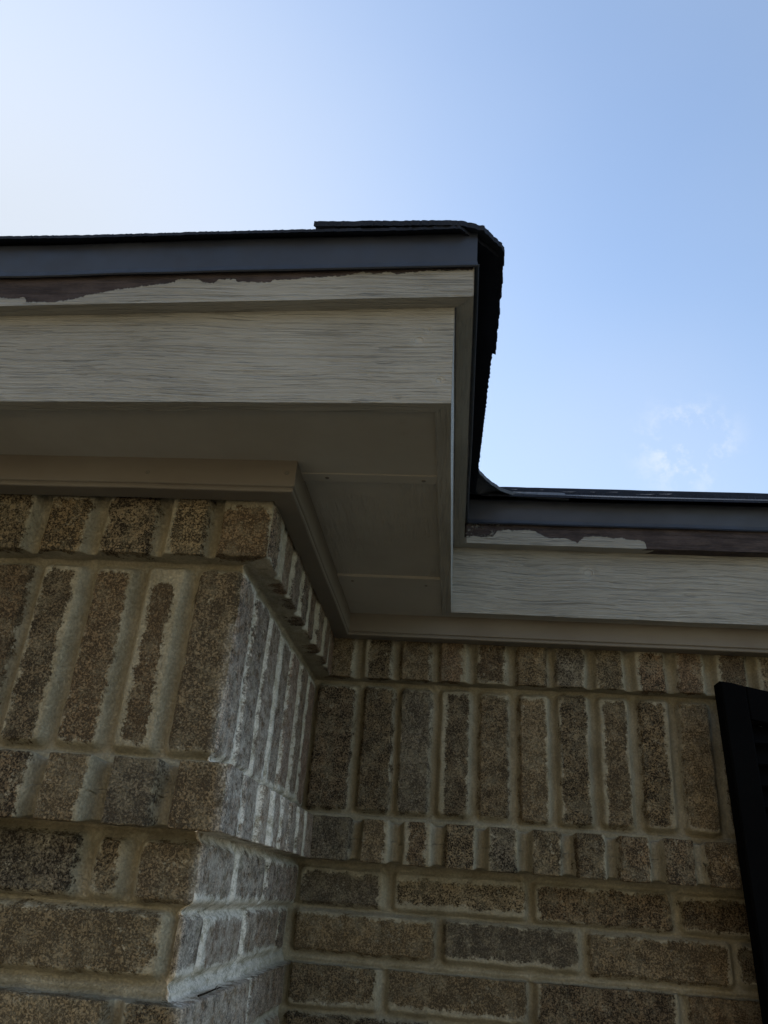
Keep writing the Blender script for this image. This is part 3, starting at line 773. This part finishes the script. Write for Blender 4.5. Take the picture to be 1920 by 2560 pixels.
# ---------------------------------------------------------------- shutter
def shutter():
    x0, x1, yb, yf_ = .4700, .8600, 1.508, 1.470
    zt_, zb_ = .391, -1.10
    def ztop(x): return zt_ + .0015 - 0.95 * max(0, (x - x0 - .01)) ** 2 - .10 * (x - x0)
    fr = .045
    root = None
    # outer frame, one mesh: stiles, rails and curved top rail
    n = 28
    V = []; Fc = []
    def prism(poly, y0, y1, bev=.003):
        b = len(V); k = len(poly)
        cx_ = sum(p[0] for p in poly) / k; cz_ = sum(p[1] for p in poly) / k
        for y, ins_ in ((y1, 0), (y0 + bev, 0), (y0, bev)):
            for (x, z) in poly:
                dx, dz = cx_ - x, cz_ - z
                V.append((x + (ins_ if dx > 0 else -ins_), y, z + (ins_ if dz > 0 else -ins_) + CZ))
        for r_ in range(2):
            for i in range(k):
                a, c = b + r_ * k + i, b + r_ * k + (i + 1) % k
                Fc.append((a, c, c + k, a + k))
        Fc.append(tuple(b + i for i in range(k))[::-1]); Fc.append(tuple(b + 2 * k + i for i in range(k)))
    prism([(x0, zb_), (x0 + fr, zb_), (x0 + fr, ztop(x0 + fr) - .002), (x0 + fr / 2, ztop(x0 + fr / 2)), (x0, ztop(x0))], yf_, yb)
    prism([(x1 - fr, zb_), (x1, zb_), (x1, ztop(x1)), (x1 - fr, ztop(x1 - fr))], yf_, yb)
    xs = np.linspace(x0 + fr + .0005, x1 - fr - .0005, n)
    prism([(x, ztop(x) - .06) for x in xs] + [(x, ztop(x) - .002) for x in xs[::-1]], yf_ + .001, yb, .001)
    prism([(x0 + fr + .0005, zb_), (x1 - fr - .0005, zb_), (x1 - fr - .0005, zb_ + .08), (x0 + fr + .0005, zb_ + .08)], yf_ + .001, yb)
    prism([(x0 + fr + .0005, -.46), (x1 - fr - .0005, -.46), (x1 - fr - .0005, -.38), (x0 + fr + .0005, -.38)], yf_ + .001, yb)
    lean = lambda A: A + np.stack([(.391 + CZ - A[:, 2]) * .028 + .009, 0 * A[:, 0], 0 * A[:, 0]], 1)
    sh = link('shutter', lean(np.array(V)), Fc, m_black, label='black louvred shutter with a curved top, fixed to the recessed wall')
    V3 = [(x, y, z + CZ) for x in (x0 + fr - .004, x1 - fr + .004) for y in (yb - .006, yb - .001) for z in (zb_ + .02, .330 if x < .6 else ztop(x1 - fr) - .03)]
    link('back_panel', lean(np.array(V3)), [(0, 1, 3, 2), (4, 6, 7, 5), (0, 4, 5, 1), (2, 3, 7, 6), (0, 2, 6, 4), (1, 5, 7, 3)], m_black, parent=sh)
    z = zb_ + .09; 
    while z < .33:
        xe = x1 - fr + .002
        while ztop(xe) - .065 < z + .03 and xe > x0 + fr + .05: xe -= .01
        if not (-.50 < z < -.37):
            V2 = []; F2 = []
            for (x) in (x0 + fr - .002, xe):
                for (y, zz) in ((yf_ + .008, z), (yf_ + .012, z - .002), (yf_ + .034, z + .030), (yf_ + .031, z + .033)):
                    V2.append((x, y, zz + CZ))
            F2 = [(0, 1, 2, 3), (7, 6, 5, 4), (0, 4, 5, 1), (1, 5, 6, 2), (2, 6, 7, 3), (3, 7, 4, 0)]
            link('louvre', lean(np.array(V2)), F2, m_black, parent=sh)
        z += .036
shutter()

# ---------------------------------------------------------------- twig on the brick ledge
def tube(points, r0, r1, n=6):
    V = []; Fc = []
    pts = [Vector(p) for p in points]
    for i, p in enumerate(pts):
        d = (pts[min(i + 1, len(pts) - 1)] - pts[max(i - 1, 0)]).normalized()
        a = d.orthogonal().normalized(); b = d.cross(a); r = r0 + (r1 - r0) * i / (len(pts) - 1)
        for k in range(n):
            t = 2 * math.pi * k / n; V.append(tuple(p + (a * math.cos(t) + b * math.sin(t)) * r))
    for i in range(len(pts) - 1):
        for k in range(n):
            a = i * n + k; b = i * n + (k + 1) % n; Fc.append((a, b, b + n, a + n))
    Fc.append(tuple(range(n))[::-1]); Fc.append(tuple((len(pts) - 1) * n + k for k in range(n)))
    return V, Fc
zl = CZ - .1185
V, Fc = tube([(-.282, 1.02, zl), (-.279, 1.045, zl + .001), (-.281, 1.068, zl + .0005), (-.277, 1.095, zl + .002)], .0012, .0006)
V2, F2 = tube([(-.279, 1.05, zl + .001), (-.274, 1.060, zl + .004), (-.275, 1.072, zl + .006)], .0008, .0004)
Fc = Fc + [tuple(i + len(V) for i in f) for f in F2]
tw = link('twig', np.array(V + V2), Fc, m_dirt, parent=None, loc=Vector((-.279, 1.055, zl)))
tw.location = (-.279, 1.055, zl)
tw['label'] = 'tiny dark dry twig lying on the lower brick ledge'; tw['category'] = 'twig'

# ---------------------------------------------------------------- ground
def ground():
    M = Mat('patio', 0.95, 0.1)
    c = M.mix(M.step(M.noise(0.6, 5, 0.6), 0.35, 0.7), (0.30, 0.27, 0.20), (0.40, 0.36, 0.28))
    c = M.mix(M.step(M.noise(45, 4, 0.7), 0.3, 0.7), M.mix(1.0, c, (0.6, 0.6, 0.6), 'MULTIPLY'), c)
    M.color(c); M.normal(M.bump(M.noise(60, 4, 0.7), 0.03, 0.8))
    xs = np.linspace(-1, 1, 81); xs = np.sign(xs) * np.abs(xs) ** 3 * 400
    X, Y = np.meshgrid(xs, xs, indexing='ij')
    Z = fbm(X, Y, 0 * X, .12, 3, 8) * np.clip((np.hypot(X, Y) - 6) / 20, 0, 1) * .5
    o = link('patio', np.stack([X, Y, Z], -1).reshape(-1, 3), grid_faces(81, 81), M.m, parent=None, loc=Vector((0, 0, 0)), smooth_shade=True)
    o['kind'] = 'structure'
ground()

# ---------------------------------------------------------------- unseen house added behind the camera to block low sky and bounce sun
nb = bpy.data.objects.new('added_bounce_house', None); nb.location = (-2.0, -5.2, 0); scene.collection.objects.link(nb)
nb['label'] = 'unseen two storey tan house added behind the camera to bounce sun and block sky'; nb['category'] = 'house'
m_bounce_siding = plain('bounce_siding', (0.50, 0.42, 0.28), 0.8, 0.2, 40, 0.002)
def nbox(name, x0, x1, y0, y1, z0, z1, mat, parent):
    V = np.array([(x, y, z) for x in (x0, x1) for y in (y0, y1) for z in (z0, z1)])
    Fc = [(0, 1, 3, 2), (4, 6, 7, 5), (0, 4, 5, 1), (2, 3, 7, 6), (0, 2, 6, 4), (1, 5, 7, 3)]
    o = link(name, V, Fc, mat, parent=parent, loc=Vector((-2.0, -5.2, 0))); o.location = (0, 0, 0); return o
nbox('wall', -12, 3.2, -13, -5.2, 0, 5.6, m_bounce_siding, nb)
V = np.array([(-12.4, -13.4, 5.6), (3.6, -13.4, 5.6), (3.6, -4.8, 5.6), (-12.4, -4.8, 5.6), (-8.5, -9.1, 7.9), (-.3, -9.1, 7.9)])
o = link('roof', V, [(3, 2, 1, 0), (0, 1, 5, 4), (1, 2, 5), (2, 3, 4, 5), (3, 0, 4)], m_shingle, parent=nb, loc=Vector((-2.0, -5.2, 0))); o.location = (0, 0, 0)
m_glass = plain('window_glass', (0.03, 0.035, 0.04), 0.1, 0.6)
m_white = plain('white_frame', (0.7, 0.7, 0.68), 0.5)
for x in (-9, -5, -1):
    fo = nbox('window', x - .6, x + .6, -5.25, -5.13, 3.4, 4.7, m_white, nb)
    nbox('pane', x - .52, x + .52, -5.20, -5.12, 3.48, 4.62, m_glass, fo)
